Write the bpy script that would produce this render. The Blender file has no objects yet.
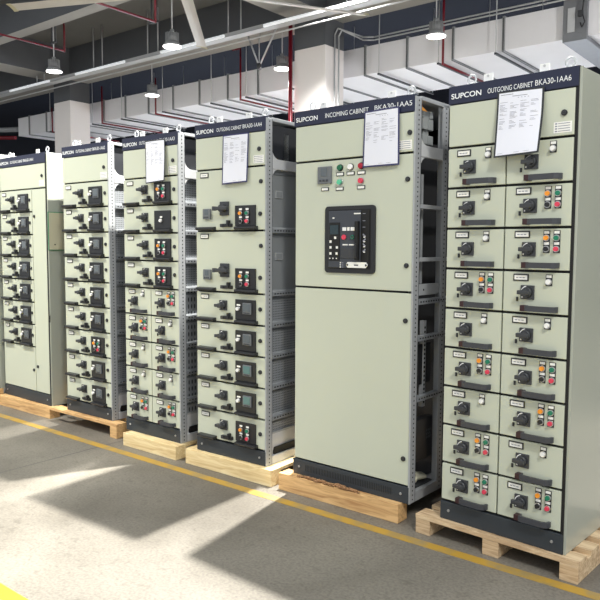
import bpy, bmesh, math, random
from mathutils import Vector, Matrix
random.seed(7)
PI = math.pi
scn = bpy.context.scene
COL = scn.collection

# ------------------------------------------------------------ materials
def lin(c):
    return tuple((x/255/12.92) if x/255 <= .04045 else ((x/255+.055)/1.055)**2.4 for x in c)+(1,)
MATS = {}
def mat(name, rgb, rough=.5, metal=0., emit=None, noise=0., nscale=8., bump=0., coat=0., alpha=1., spec=.5):
    m = bpy.data.materials.new(name); m.use_nodes = True
    nt = m.node_tree; b = nt.nodes['Principled BSDF']
    c = lin(rgb); b.inputs['Base Color'].default_value = c
    b.inputs['Roughness'].default_value = rough; b.inputs['Metallic'].default_value = metal
    b.inputs['Coat Weight'].default_value = coat; b.inputs['Specular IOR Level'].default_value = spec
    if alpha < 1: b.inputs['Alpha'].default_value = alpha
    if emit:
        b.inputs['Emission Color'].default_value = lin(emit[0]); b.inputs['Emission Strength'].default_value = emit[1]
    if noise or bump:
        tc = nt.nodes.new('ShaderNodeTexCoord'); n = nt.nodes.new('ShaderNodeTexNoise')
        n.inputs['Scale'].default_value = nscale; n.inputs['Detail'].default_value = 6
        nt.links.new(tc.outputs['Object'], n.inputs['Vector'])
        if noise:
            mx = nt.nodes.new('ShaderNodeMix'); mx.data_type = 'RGBA'
            mx.inputs[6].default_value = tuple(v*(1-noise) for v in c[:3])+(1,)
            mx.inputs[7].default_value = tuple(min(1, v*(1+noise)) for v in c[:3])+(1,)
            nt.links.new(n.outputs['Fac'], mx.inputs[0]); nt.links.new(mx.outputs[2], b.inputs['Base Color'])
        if bump:
            bp = nt.nodes.new('ShaderNodeBump'); bp.inputs['Strength'].default_value = bump; bp.inputs['Distance'].default_value = .01
            nt.links.new(n.outputs['Fac'], bp.inputs['Height']); nt.links.new(bp.outputs['Normal'], b.inputs['Normal'])
    MATS[name] = m; return m

paint  = mat('door_paint', (192, 197, 180), .38, noise=.03, nscale=3)
panelp = mat('side_panel_paint', (168, 172, 160), .25, noise=.04, nscale=1.2, coat=.3)
navy   = mat('banner_navy', (27, 32, 58), .3, noise=.12, nscale=14)
black  = mat('black_gap', (12, 12, 13), .6)
plinthm = mat('plinth_grey', (48, 54, 60), .45, noise=.08)
plast  = mat('dark_plastic', (56, 58, 62), .38)
plast2 = mat('black_plastic', (30, 31, 34), .35)
gripm  = mat('grip_grey', (60, 62, 68), .4)
redtag = mat('dark_red_tag', (52, 24, 27), .4)
white  = mat('white_plastic', (238, 238, 236), .35)
labelm = mat('label_white', (235, 235, 230), .5)
inkm   = mat('ink_grey', (140, 142, 154), .7)
inkd   = mat('ink_dark', (70, 70, 78), .7)
chrome = mat('bezel_metal', (200, 200, 200), .3, metal=.8)
orange = mat('lamp_orange', (240, 150, 40), .3)
green  = mat('button_green', (20, 120, 90), .3)
red    = mat('button_red', (215, 60, 85), .3)
dred   = mat('lamp_dark_red', (160, 16, 40), .3)
dgreen = mat('lamp_dark_green', (16, 96, 66), .3)
lgreen = mat('button_light_green', (90, 190, 150), .35)
screenm = mat('display_grey', (92, 99, 104), .2)
screent = mat('display_teal', (84, 120, 120), .2)
metergr = mat('meter_grey', (104, 108, 112), .4)
zinc   = mat('galvanised_steel', (166, 169, 172), .42, metal=.1, noise=.1, nscale=30)
zincl  = mat('bright_galvanised_steel', (198, 200, 202), .4, metal=.05, noise=.08, nscale=25)
darkin = mat('dark_interior', (22, 25, 32), .6)
insul  = mat('grey_insulator', (150, 154, 154), .5)
orangel = mat('orange_label', (225, 150, 50), .5)
paper  = mat('paper', (226, 228, 238), .5)
sleeve = mat('navy_sleeve_edge', (52, 52, 96), .4)
sleevek = mat('black_sleeve_edge', (40, 42, 44), .4)
letter = mat('white_lettering', (235, 238, 240), .5)
duct   = mat('duct_white', (238, 237, 240), .5, noise=.05, nscale=2)
flange = mat('duct_flange', (140, 142, 144), .5)
redp   = mat('fire_pipe_red', (118, 14, 32), .35)
colw   = mat('column_white', (250, 244, 241), .6, noise=.02, nscale=2)
colg   = mat('column_grey', (92, 95, 100), .7, noise=.05, nscale=2)
slabm  = mat('slab_concrete', (112, 112, 110), .85, noise=.16, nscale=1.1)
beamm  = mat('beam_concrete', (96, 99, 104), .8, noise=.1, nscale=1.5)
beamu  = mat('beam_soffit', (164, 163, 160), .8, noise=.1, nscale=1.5)
wallm  = mat('wall_navy', (32, 38, 54), .8, noise=.1, nscale=1)
fanm   = mat('fan_blade', (196, 192, 186), .35)
fant   = mat('fan_tip', (190, 184, 150), .4)
lampm  = mat('lamp_housing', (150, 152, 154), .45, metal=.1)
lens   = mat('lamp_lens', (255, 255, 255), .4, emit=((255, 253, 248), 6))
tubem  = mat('led_tube', (255, 255, 255), .4, emit=((240, 248, 255), .45))
rodm   = mat('rod_steel', (200, 202, 204), .4, metal=.1)
darkrod = mat('dark_rod', (52, 54, 58), .5)
cableg = mat('pocket_green', (30, 130, 90), .5)
beige  = mat('pocket_beige', (196, 192, 165), .3)
bagm   = mat('cream_bag', (226, 222, 196), .5)
cardm  = mat('torn_wrap_brown', (150, 112, 78), .8, noise=.3, nscale=60)

def wood(name, a, b_, c):
    m = bpy.data.materials.new(name); m.use_nodes = True
    nt = m.node_tree; bs = nt.nodes['Principled BSDF']; bs.inputs['Roughness'].default_value = .65
    tc = nt.nodes.new('ShaderNodeTexCoord'); mp = nt.nodes.new('ShaderNodeMapping')
    mp.inputs['Scale'].default_value = (3, 22, 30)
    n = nt.nodes.new('ShaderNodeTexNoise'); n.inputs['Scale'].default_value = 1.4; n.inputs['Detail'].default_value = 8
    n.inputs['Distortion'].default_value = 1.2
    r = nt.nodes.new('ShaderNodeValToRGB'); e = r.color_ramp.elements
    e[0].position = .3; e[0].color = lin(a); e[1].position = .62; e[1].color = lin(b_)
    k = e.new(.48); k.color = lin(c)
    nt.links.new(tc.outputs['Object'], mp.inputs[0]); nt.links.new(mp.outputs[0], n.inputs['Vector'])
    nt.links.new(n.outputs['Fac'], r.inputs[0]); nt.links.new(r.outputs[0], bs.inputs['Base Color'])
    MATS[name] = m; return m
woodl = wood('pine_light', (206, 178, 128), (236, 216, 170), (224, 200, 150))
woodt = wood('pine_tan', (176, 132, 86), (222, 182, 128), (204, 164, 112))
woodp = wood('pallet_pine', (166, 136, 104), (218, 194, 158), (196, 168, 132))

def perforated(name, base, hole, sx, sz, rx, rz, metal=.2):
    m = bpy.data.materials.new(name); m.use_nodes = True
    nt = m.node_tree; bs = nt.nodes['Principled BSDF']
    bs.inputs['Roughness'].default_value = .45; bs.inputs['Metallic'].default_value = metal
    tc = nt.nodes.new('ShaderNodeTexCoord'); sp = nt.nodes.new('ShaderNodeSeparateXYZ')
    nt.links.new(tc.outputs['Object'], sp.inputs[0])
    def M(op, a, b=None):
        n = nt.nodes.new('ShaderNodeMath'); n.operation = op
        for i, v in enumerate((a, b)):
            if v is None: continue
            if isinstance(v, (int, float)): n.inputs[i].default_value = v
            else: nt.links.new(v, n.inputs[i])
        return n.outputs[0]
    def ax(o, s, r):
        f = M('ABSOLUTE', M('SUBTRACT', M('FRACT', M('DIVIDE', o, s)), .5))
        return M('DIVIDE', f, r/s)
    d = M('ADD', M('POWER', ax(sp.outputs[1], sx, rx), 2.), M('POWER', ax(sp.outputs[2], sz, rz), 2.))
    h = M('LESS_THAN', d, 1.)
    mx = nt.nodes.new('ShaderNodeMix'); mx.data_type = 'RGBA'
    mx.inputs[6].default_value = lin(base); mx.inputs[7].default_value = lin(hole)
    nt.links.new(h, mx.inputs[0]); nt.links.new(mx.outputs[2], bs.inputs['Base Color'])
    MATS[name] = m; return m
perf  = perforated('perforated_dark_sheet', (150, 154, 158), (50, 52, 56), .016, .016, .0035, .0035)
perfl = perforated('slotted_dark_sheet', (146, 150, 154), (46, 48, 52), .03, .05, .006, .017)

def floor_mat():
    m = bpy.data.materials.new('polished_concrete'); m.use_nodes = True
    nt = m.node_tree; bs = nt.nodes['Principled BSDF']
    tc = nt.nodes.new('ShaderNodeTexCoord')
    def noise(s, d, dist=0):
        n = nt.nodes.new('ShaderNodeTexNoise'); n.inputs['Scale'].default_value = s; n.inputs['Detail'].default_value = d
        n.inputs['Distortion'].default_value = dist
        nt.links.new(tc.outputs['Object'], n.inputs['Vector']); return n.outputs['Fac']
    def ramp(src, stops):
        r = nt.nodes.new('ShaderNodeValToRGB'); e = r.color_ramp.elements
        e[0].position, e[0].color = stops[0][0], lin(stops[0][1]); e[1].position, e[1].color = stops[-1][0], lin(stops[-1][1])
        for p_, c_ in stops[1:-1]: k = e.new(p_); k.color = lin(c_)
        nt.links.new(src, r.inputs[0]); return r.outputs[0]
    def mix(a, b, f, mode='MULTIPLY'):
        x = nt.nodes.new('ShaderNodeMix'); x.data_type = 'RGBA'; x.blend_type = mode
        if isinstance(f, float): x.inputs[0].default_value = f
        else: nt.links.new(f, x.inputs[0])
        nt.links.new(a, x.inputs[6]); nt.links.new(b, x.inputs[7]); return x.outputs[2]
    big = ramp(noise(.9, 8, .6), [(.3, (100, 95, 87)), (.5, (122, 117, 108)), (.72, (142, 136, 125))])
    fine = ramp(noise(70, 8), [(.3, (172, 172, 172)), (.6, (255, 255, 255))])
    speck = ramp(noise(22, 10, 1.), [(.28, (190, 188, 184)), (.45, (255, 255, 255))])
    c = mix(mix(big, fine, .55), speck, .5)
    # saw-cut joints
    sp = nt.nodes.new('ShaderNodeSeparateXYZ'); nt.links.new(tc.outputs['Object'], sp.inputs[0])
    def M(op, a, b=None):
        n = nt.nodes.new('ShaderNodeMath'); n.operation = op
        for i, v in enumerate((a, b)):
            if v is None: continue
            if isinstance(v, (int, float)): n.inputs[i].default_value = v
            else: nt.links.new(v, n.inputs[i])
        return n.outputs[0]
    j = M('LESS_THAN', M('ABSOLUTE', M('SUBTRACT', M('FRACT', M('DIVIDE', M('ADD', sp.outputs[0], 3.0+30), 6.)), .5)), .5)
    dx = M('ABSOLUTE', M('ADD', sp.outputs[0], 3.0)); j = M('LESS_THAN', dx, .006)
    dk = nt.nodes.new('ShaderNodeRGB'); dk.outputs[0].default_value = lin((80, 78, 76))
    c = mix(c, dk.outputs[0], j, 'MIX')
    nt.links.new(c, bs.inputs['Base Color'])
    rr = nt.nodes.new('ShaderNodeMapRange'); rr.inputs['To Min'].default_value = .38; rr.inputs['To Max'].default_value = .62
    nt.links.new(noise(3, 6), rr.inputs['Value']); nt.links.new(rr.outputs[0], bs.inputs['Roughness'])
    bp = nt.nodes.new('ShaderNodeBump'); bp.inputs['Strength'].default_value = .12; bp.inputs['Distance'].default_value = .004
    nt.links.new(noise(60, 6), bp.inputs['Height']); nt.links.new(bp.outputs['Normal'], bs.inputs['Normal'])
    return m
floorm = floor_mat()
def line_mat(name, a, worn, lo, hi):
    m = mat(name, a, .5); nt = m.node_tree; bs = nt.nodes['Principled BSDF']
    tc = nt.nodes.new('ShaderNodeTexCoord'); n = nt.nodes.new('ShaderNodeTexNoise')
    n.inputs['Scale'].default_value = 9; n.inputs['Detail'].default_value = 9
    nt.links.new(tc.outputs['Object'], n.inputs['Vector'])
    r = nt.nodes.new('ShaderNodeValToRGB'); e = r.color_ramp.elements
    e[0].position = lo; e[0].color = lin(a); e[1].position = hi; e[1].color = lin(worn)
    nt.links.new(n.outputs['Fac'], r.inputs[0]); nt.links.new(r.outputs[0], bs.inputs['Base Color']); return m
yellowm = line_mat('worn_yellow_paint', (178, 142, 56), (146, 130, 92), .45, .72)
yellowb = line_mat('bright_yellow_paint', (246, 214, 20), (226, 200, 60), .6, .9)

# ------------------------------------------------------------ mesh builder
class MB:
    def __init__(s): s.bm = bmesh.new(); s.mats = []
    def mi(s, m):
        if m not in s.mats: s.mats.append(m)
        return s.mats.index(m)
    def box(s, x0, x1, y0, y1, z0, z1, m, bev=0, rot=None, piv=None):
        i = s.mi(m)
        vs = [s.bm.verts.new((x, y, z)) for x in (x0, x1) for y in (y0, y1) for z in (z0, z1)]
        fs = [s.bm.faces.new([vs[k] for k in f]) for f in
              ((0, 1, 3, 2), (4, 6, 7, 5), (0, 4, 5, 1), (2, 3, 7, 6), (0, 2, 6, 4), (1, 5, 7, 3))]
        for f in fs: f.material_index = i
        if bev:
            es = list({e for f in fs for e in f.edges})
            r = bmesh.ops.bevel(s.bm, geom=es, offset=bev, segments=2, affect='EDGES', profile=.6)
            for f in r['faces']: f.material_index = i
            vs = list({v for f in r['faces'] for v in f.verts} | {v for v in vs if v.is_valid})
        if rot is not None: bmesh.ops.transform(s.bm, matrix=Matrix.Translation(piv) @ rot @ Matrix.Translation(-Vector(piv)), verts=vs)
        return s
    def cyl(s, p0, p1, r0, m, r1=None, n=16, smooth=True, caps=True):
        i = s.mi(m); p0 = Vector(p0); p1 = Vector(p1); d = (p1-p0).normalized(); r1 = r0 if r1 is None else r1
        a = Vector((0, 0, 1)) if abs(d.z) < .9 else Vector((1, 0, 0)); u = d.cross(a).normalized(); v = d.cross(u)
        A = []; B = []
        for k in range(n):
            t = 2*PI*k/n; o = u*math.cos(t)+v*math.sin(t)
            A.append(s.bm.verts.new(p0+o*r0)); B.append(s.bm.verts.new(p1+o*r1))
        for k in range(n):
            f = s.bm.faces.new((A[k], B[k], B[(k+1) % n], A[(k+1) % n])); f.material_index = i; f.smooth = smooth
        if caps:
            f = s.bm.faces.new(A); f.material_index = i; f = s.bm.faces.new(B[::-1]); f.material_index = i
        return s
    def path(s, pts, r, m, n=8):
        for a, b in zip(pts[:-1], pts[1:]): s.cyl(a, b, r, m, n=n)
        return s
    def poly(s, pts, m):
        f = s.bm.faces.new([s.bm.verts.new(p) for p in pts]); f.material_index = s.mi(m); return s
    def prism(s, prof, ax, t0, t1, m):
        """profile of 2-D points extruded along axis 'x','y' or 'z'"""
        i = s.mi(m)
        def P(q, t): return {'x': (t, q[0], q[1]), 'y': (q[0], t, q[1]), 'z': (q[0], q[1], t)}[ax]
        A = [s.bm.verts.new(P(q, t0)) for q in prof]; B = [s.bm.verts.new(P(q, t1)) for q in prof]; n = len(prof)
        fs = [s.bm.faces.new(A), s.bm.faces.new(B[::-1])]
        for k in range(n): fs.append(s.bm.faces.new((A[k], B[k], B[(k+1) % n], A[(k+1) % n])))
        for f in fs: f.material_index = i
        return s
    def torus(s, c, R, r, m, axis='y', n=20, k=8):
        i = s.mi(m); rings = []
        for a in range(n):
            t = 2*PI*a/n; ring = []
            for b in range(k):
                q = 2*PI*b/k; rr = R+r*math.cos(q); h = r*math.sin(q)
                if axis == 'y': v = (c[0]+rr*math.cos(t), c[1]+h, c[2]+rr*math.sin(t))
                elif axis == 'x': v = (c[0]+h, c[1]+rr*math.cos(t), c[2]+rr*math.sin(t))
                else: v = (c[0]+rr*math.cos(t), c[1]+rr*math.sin(t), c[2]+h)
                ring.append(s.bm.verts.new(v))
            rings.append(ring)
        for a in range(n):
            for b in range(k):
                f = s.bm.faces.new((rings[a][b], rings[(a+1) % n][b], rings[(a+1) % n][(b+1) % k], rings[a][(b+1) % k]))
                f.material_index = i; f.smooth = True
        return s
    def sphere(s, c, r, m, sq=1.):
        i = s.mi(m); g = bmesh.ops.create_uvsphere(s.bm, u_segments=14, v_segments=8, radius=r)
        for v in g['verts']: v.co = Vector((v.co.x, v.co.y*sq, v.co.z))+Vector(c)
        for f in {f for v in g['verts'] for f in v.link_faces}: f.material_index = i; f.smooth = True
        return s
    def mesh(s, name):
        bmesh.ops.recalc_face_normals(s.bm, faces=s.bm.faces)
        me = bpy.data.meshes.new(name); s.bm.to_mesh(me); s.bm.free()
        for m in s.mats: me.materials.append(m)
        return me

def add(name, me, parent=None, loc=(0, 0, 0), rz=0, label=None):
    if isinstance(me, MB): me = me.mesh(name)
    o = bpy.data.objects.new(name, me); COL.objects.link(o); o.location = loc; o.rotation_euler = (0, 0, rz)
    if parent is not None: o.parent = parent
    if label: o['label'] = label
    return o
def thing(name, label, cat, loc=(0, 0, 0), rz=0, group=None, me=None):
    if isinstance(me, MB): me = me.mesh(name)
    o = bpy.data.objects.new(name, me); COL.objects.link(o); o.location = loc; o.rotation_euler = (0, 0, rz)
    o['label'] = label; o['category'] = cat
    if group: o['group'] = group
    return o
def struct(name, me, loc=(0, 0, 0), rz=0):
    o = add(name, me, None, loc, rz); o['kind'] = 'structure'; return o

_txt = {}
def text_mesh(s, h, width=None, off=0., m=letter):
    key = (s, h, width)
    if key in _txt: return _txt[key]
    cu = bpy.data.curves.new('lettering', 'FONT'); cu.body = s; cu.size = 1; cu.extrude = .0; cu.offset = off
    o = bpy.data.objects.new('lettering_tmp', cu); COL.objects.link(o)
    dg = bpy.context.evaluated_depsgraph_get(); me = bpy.data.meshes.new_from_object(o.evaluated_get(dg))
    bpy.data.objects.remove(o); bpy.data.curves.remove(cu)
    xs = [v.co.x for v in me.vertices]; ys = [v.co.y for v in me.vertices]
    sy = h/(max(ys)-min(ys)); sx = (width/(max(xs)-min(xs))) if width else sy
    x0, y0 = min(xs), min(ys)
    for v in me.vertices: v.co = ((v.co.x-x0)*sx, 0, (v.co.y-y0)*sy)
    me.materials.clear(); me.materials.append(m); me.name = 'lettering'
    _txt[key] = me; return me

# ------------------------------------------------------------ shared front fittings (origin noted for each)
def make_switch(pl=.066, reach=.046):        # origin: centre of the square plate, on the door face (y = 0)
    b = MB(); h = pl/2
    b.box(-h, h, -.008, 0, -h, h, plast, .002)
    b.cyl((0, -.008, 0), (0, -.024, 0), .026, plast, r1=.023, n=24)
    for k in range(8):                        # white position arc
        a0 = math.radians(100+k*9); a1 = math.radians(100+(k+1)*9)
        b.poly([(math.cos(a0)*.027, -.0085, math.sin(a0)*.027), (math.cos(a1)*.027, -.0085, math.sin(a1)*.027),
                (math.cos(a1)*.031, -.0085, math.sin(a1)*.031), (math.cos(a0)*.031, -.0085, math.sin(a0)*.031)], white)
    b.box(-.027, -.021, -.009, -.008, -.026, -.019, white)
    b.box(-.038, .022, -.008-reach, -.02, -.010, .010, plast, .004)
    b.cyl((0, -.02, 0), (0, -.008-reach+.002, 0), .015, plast, n=18)
    return b.mesh('rotary_switch')
switch_me = make_switch(.066, .030)
switch_far = make_switch(.066, .046)
def make_bar_switch():
    b = MB()
    b.box(-.038, .038, -.012, 0, -.045, .045, plast, .003)
    b.cyl((0, -.012, .0), (0, -.045, .0), .024, plast, n=20)
    b.box(-.062, .062, -.056, -.032, -.012, .012, plast, .005)
    b.box(-.064, -.045, -.058, -.03, -.014, .014, gripm, .003)
    b.box(-.018, .018, -.013, -.011, .026, .036, gripm)
    return b.mesh('rotary_switch')
bar_switch = make_bar_switch()
def make_plate():
    b = MB(); b.box(0, .075, -.004, 0, 0, .033, plast2, .0015); b.box(.006, .069, -.005, -.0035, .006, .027, labelm)
    for k in range(3): b.box(.014+.016*k, .026+.016*k, -.0054, -.005, .014, .018, inkm)
    return b.mesh('name_plate')
plate_me = make_plate()
def make_handle():                            # origin: lower left; a bowed pull with a dark-red end
    b = MB()
    prof = [(0, 0), (0, -.012), (.012, -.03), (.034, -.038), (.142, -.038), (.16, -.028), (.168, -.010), (.168, 0),
            (.158, 0), (.152, -.018), (.136, -.026), (.04, -.026), (.03, -.018), (.026, 0)]
    b.prism(prof, 'z', 0, .026, gripm)
    b.box(-.001, .024, -.034, -.002, -.001, .027, redtag, .003)
    return b.mesh('pull_handle')
handle_me = make_handle()
def make_slot():
    b = MB(); b.box(0, .010, -.004, 0, 0, .020, plast2, .001); b.box(.003, .007, -.006, -.003, .004, .016, plast); return b.mesh('latch')
slot_me = make_slot()
def make_button(cap, lamp=False, small=False):
    b = MB(); b.box(-.0155, .0155, -.003, 0, -.018, .034, plast2, .001)
    b.box(-.012, .012, -.0042, -.0028, .019, .031, labelm)
    b.cyl((0, -.003, 0), (0, -.010, 0), .0145, chrome, n=20)
    b.cyl((0, -.010, 0), (0, -.018, 0), .0115, cap, r1=.0105, n=20)
    return b.mesh('button')
BT = {k: make_button(v) for k, v in dict(orange=orange, green=green, red=red, black=plast2, white=white).items()}
BNAME = dict(orange=('indicator_light', 'orange indicator light'), green=('push_button', 'green push button'),
             red=('push_button', 'red push button'), black=('selector_switch', 'black selector switch'),
             white=('indicator_light', 'white indicator light'))
def button(parent, kind, u, y, v):
    n, l = BNAME[kind]; add(n, BT[kind], parent, (u, y, v), label=l)
def make_lock():
    b = MB(); b.cyl((0, 0, 0), (0, -.007, 0), .0135, plast2, n=22); b.cyl((0, -.007, 0), (0, -.010, 0), .009, plast, n=16)
    b.box(-.005, .005, -.0115, -.009, -.0012, .0012, black); return b.mesh('lock')
lock_me = make_lock()
def make_sticker():
    b = MB(); b.box(0, .082, -.0012, 0, 0, .048, labelm)
    for r in range(4):
        b.box(.006, .016, -.0018, -.001, .005+r*.011, .0105+r*.011, inkm); b.box(.020, .074, -.0018, -.001, .006+r*.011, .009+r*.011, inkm)
    return b.mesh('sticker')
sticker_me = make_sticker()
def make_lever():                             # horizontal latch with an upright stub
    b = MB(); b.box(0, .095, -.022, 0, 0, .022, plast2, .003); b.box(.062, .08, -.030, -.004, .006, .044, plast2, .004)
    b.cyl((.02, -.022, .011), (.02, -.028, .011), .008, plast, n=12); return b.mesh('lever')
lever_me = make_lever()
def make_lip(w):                              # black drawer grip under the panel
    b = MB(); b.prism([(0, 0), (-.03, .004), (-.036, .012), (-.034, .022), (0, .026)], 'x', 0, w, plast2); return b.mesh('grip')
lip_me = make_lip(.155); lip_p = make_lip(.175)
def make_panel(disp=None):
    b = MB(); b.box(0, .172, -.010, 0, 0, .132, plast2, .003)
    if disp is not None:
        b.box(.072, .142, -.020, -.009, .040, .112, metergr, .003)
        b.box(.080, .134, -.022, -.019, .058, .106, disp)
        for k in range(4): b.box(.082+.014*k, .091+.014*k, -.0225, -.019, .045, .052, plast)
        b.box(.015, .045, -.0115, -.009, .090, .101, labelm)
    return b.mesh('button_panel' if disp is None else 'meter_panel')
panel_me = make_panel(); meter_me = make_panel(screenm); meter_te = make_panel(screent)
def make_wbtn():
    b = MB(); b.cyl((0, 0, 0), (0, -.006, 0), .013, chrome, n=18); b.cyl((0, -.006, 0), (0, -.018, 0), .0115, white, n=18); return b.mesh('indicator_light')
wbtn = make_wbtn()
def make_sqmeter(s=.072):
    b = MB(); b.box(0, s, -.014, 0, 0, s, metergr, .003); b.box(s*.25, s*.72, -.0155, -.013, s*.42, s*.9, screenm)
    for k in range(3): b.box(s*(.15+.24*k), s*(.31+.24*k), -.016, -.013, s*.12, s*.24, plast)
    return b.mesh('power_meter')
sqm = make_sqmeter(.068)

_dm = {}
def door_mesh(w, h, name='drawer_front'):
    k = (round(w, 3), round(h, 3))
    if k not in _dm:
        b = MB(); b.box(0, w, 0, .018, 0, h, paint, .0025); _dm[k] = b.mesh(name)
    return _dm[k]
G = .006   # half seam
def half_drawer(root, x0, x1, z0, z1, kind):
    d = add('drawer', door_mesh(x1-x0, z1-z0-2*G), root, (x0, 0, z0+G))
    k = (x1-x0)/.312; q = z0+G
    add('name_plate', plate_me, d, (.050*k, 0, .146))
    add('rotary_switch', switch_me, d, (.122*k, 0, .094))
    add('latch', slot_me, d, (.066*k, 0, .050))
    h = add('pull_handle', handle_me, d, (.100*k, 0, .008)); h.scale = (k, 1, 1)
    if kind == 's': button(d, 'white', .222*k, 0, .146)
    else:
        for c, du, dv in (('orange', .205, .146), ('green', .252, .146), ('black', .205, .096), ('red', .252, .096)):
            button(d, c, du*k, 0, dv)
    return d
def full_drawer(root, x0, x1, z0, z1, kind, tall=False, far=True):
    d = add('drawer', door_mesh(x1-x0, z1-z0-2*G), root, (x0, 0, z0+G)); W = x1-x0; k = W/.592; o = .0
    H = z1-z0-2*G
    pl = add('name_plate', plate_me, d, (.040*k, 0, H-.045))
    if tall:
        add('power_meter', sqm, d, (.072, 0, .072)); add('rotary_switch', bar_switch, d, (.262, 0, .138))
        add('lock', lock_me, d, (.562*k, 0, .298))
    else: add('rotary_switch', switch_far, d, (.243*k, 0, .108))
    add('lever', lever_me, d, (.232*k, 0, .018)); add('lock', lock_me, d, (.556*k, 0, .098))
    add('grip', lip_me, d, (.024, 0, -.004))
    px = .352*k
    if kind in 'mt':
        add('meter_panel', meter_me if kind == 'm' else meter_te, d, (px, 0, .022)); add('indicator_light', wbtn, d, (px+.030, -.010, .094), label='white indicator light')
    else:
        add('button_panel', panel_me, d, (px, 0, .022))
        if kind == 'q':
            for c, du, dv in (('orange', .052, .082), ('green', .108, .082), ('black', .052, .032), ('red', .108, .032)):
                button(d, c, px+du, -.010, .022+dv)
        else: button(d, 'white', px+.08, -.010, .082)
    add('grip', lip_p, d, (px+.012, 0, -.003))
    return d

def make_eye():
    b = MB(); b.box(-.022, .022, -.02, .02, 0, .006, zincl); b.cyl((0, 0, .006), (0, 0, .02), .011, zincl, n=12); b.torus((0, 0, .034), .021, .005, zinc); return b.mesh('lifting_eye')
eye_me = make_eye()
def make_brk():
    b = MB(); b.box(-.024, .024, -.004, .004, 0, .040, white, .002); b.box(-.028, .028, -.004, .03, 0, .006, white); b.cyl((0, -.004, .03), (0, -.007, .03), .006, chrome, n=10); return b.mesh('lifting_bracket')
brk_me = make_brk()
post_cache = {}
def make_post(n0, n1):                        # perforated upright, holes on side and front faces; origin lower front outer corner
    b = MB(); b.box(-.045, 0, .019, .058, n0, n1, zinc, .002); b.box(-.0105, 0, -.001, .022, n0, n1, zinc, .001)
    z = n0+.02
    while z < n1-.01:
        b.cyl((.0004, .030, z), (.0010, .030, z), .0052, black, n=8); z += .025
    b.box(.0001, .0012, .0555, .0575, n0+.002, n1-.002, darkrod)
    return b.mesh('post')
post_me = make_post(.0, 2.19)
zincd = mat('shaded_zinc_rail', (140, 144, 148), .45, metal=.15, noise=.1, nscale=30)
def make_rail(h=.03, holes=True, L=1., m=zincd):
    b = MB(); b.box(-.028, 0, .058, L, -h/2, h/2, m, .002)
    if holes:
        y = .08
        while y < L-.03: b.box(.0002, .001, y, y+.014, -.004, .004, black); y += .028
    return b.mesh('rail')
rail_me = make_rail(); rail_thin = make_rail(.022, False, m=zinc); rail_wide = make_rail(.062, False, m=zincl)
DEP = 1.0
def banner(root, w, code, kind='OUTGOING CABINET', x0=0.):
    b = MB(); b.box(x0, w, -.003, .02, 2.112, 2.2, navy, .003); bn = add('name_banner', b, root)
    k = w/.645 if w < .7 else 1.
    add('lettering', text_mesh('SUPCON', .026, .163*min(k, 1), .018), bn, (x0+.016, -.0045, 2.137))
    if w > .7 and 'IN' == kind[:2]:
        add('lettering', text_mesh(kind, .026, .30), bn, (.235, -.0045, 2.14)); add('lettering', text_mesh(code, .026, .235), bn, (.575, -.0045, 2.143))
    else:
        add('lettering', text_mesh(kind, .023, .225*k), bn, (x0+.212*k, -.0045, 2.139)); add('lettering', text_mesh(code, .025, .165*k), bn, (x0+.448*k, -.0045, 2.140))
    return bn
def top_bits(root, w, d=DEP):
    for x, s in ((.092, 1), (w-.064, -1)):
        for y in (.06, d-.08):
            add('lifting_eye', eye_me, root, (x, y, 2.2)); add('lifting_bracket', brk_me, root, (x+s*.105, y-.03, 2.2))
def plinth(root, w, d=DEP, x0=0., vents=False):
    b = MB(); b.box(x0, w, -.002, .03, 0, .094, plinthm, .003); b.box(x0, w, d-.03, d, 0, .094, plinthm); b.box(x0, x0+.03, .03, d-.03, 0, .094, plinthm)
    for k in range(int((w-x0-.2)/.012) if vents else 0): b.box(x0+.1+k*.012, x0+.104+k*.012, -.0028, -.0015, .030, .070, black)
    p = add('plinth', b, root)
    for x in (x0+.05, w-.05):
        s = MB(); s.cyl((0, 0, 0), (0, -.005, 0), .007, chrome, n=10); add('bolt', s, p, (x, -.002, .05))
    return p
def top_door(root, x0, x1, sticker=True, locks=((.045, 2.004),), z0=1.906, z1=2.108):
    d = add('top_door', door_mesh(x1-x0, z1-z0), root, (x0, 0, z0))
    for dx, z in locks: add('lock', lock_me, d, (x1-x0-dx, 0, z-z0))
    if sticker: add('sticker', sticker_me, d, (x1-x0-.092, 0, .012))
    return d
def sealed_body(root, w, d=DEP):
    b = MB(); b.box(.002, w-.002, .019, d-.012, .03, 2.19, black); b.box(0, w, .02, d, 2.19, 2.2, zinc); add('cabinet_body', b, root)
    s = MB(); s.box(w, w+.012, .012, d, .0, 2.195, panelp, .003); s.box(w-.012, w+.001, .002, .02, .0, 2.2, black)
    s.box(w+.0005, w+.0135, .006, .013, .0, 2.196, panelp)
    p = add('side_panel', s, root)
    b = MB(); b.box(.01, w-.01, d-.012, d, .03, 2.19, panelp); add('back_panel', b, root)
    return p
def gusset_mb(sgn, z0, w):                     # light gusset with a quarter-round corner at the top bay
    g = MB(); pts = [(.058, z0), (.128, z0)]+[(.128-.07*math.sin(k/6*PI/2), z0+sgn*(.07-.07*math.cos(k/6*PI/2))) for k in range(1, 7)]
    g.prism(pts, 'x', w-.012, w-.004, zincl); return g
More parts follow.
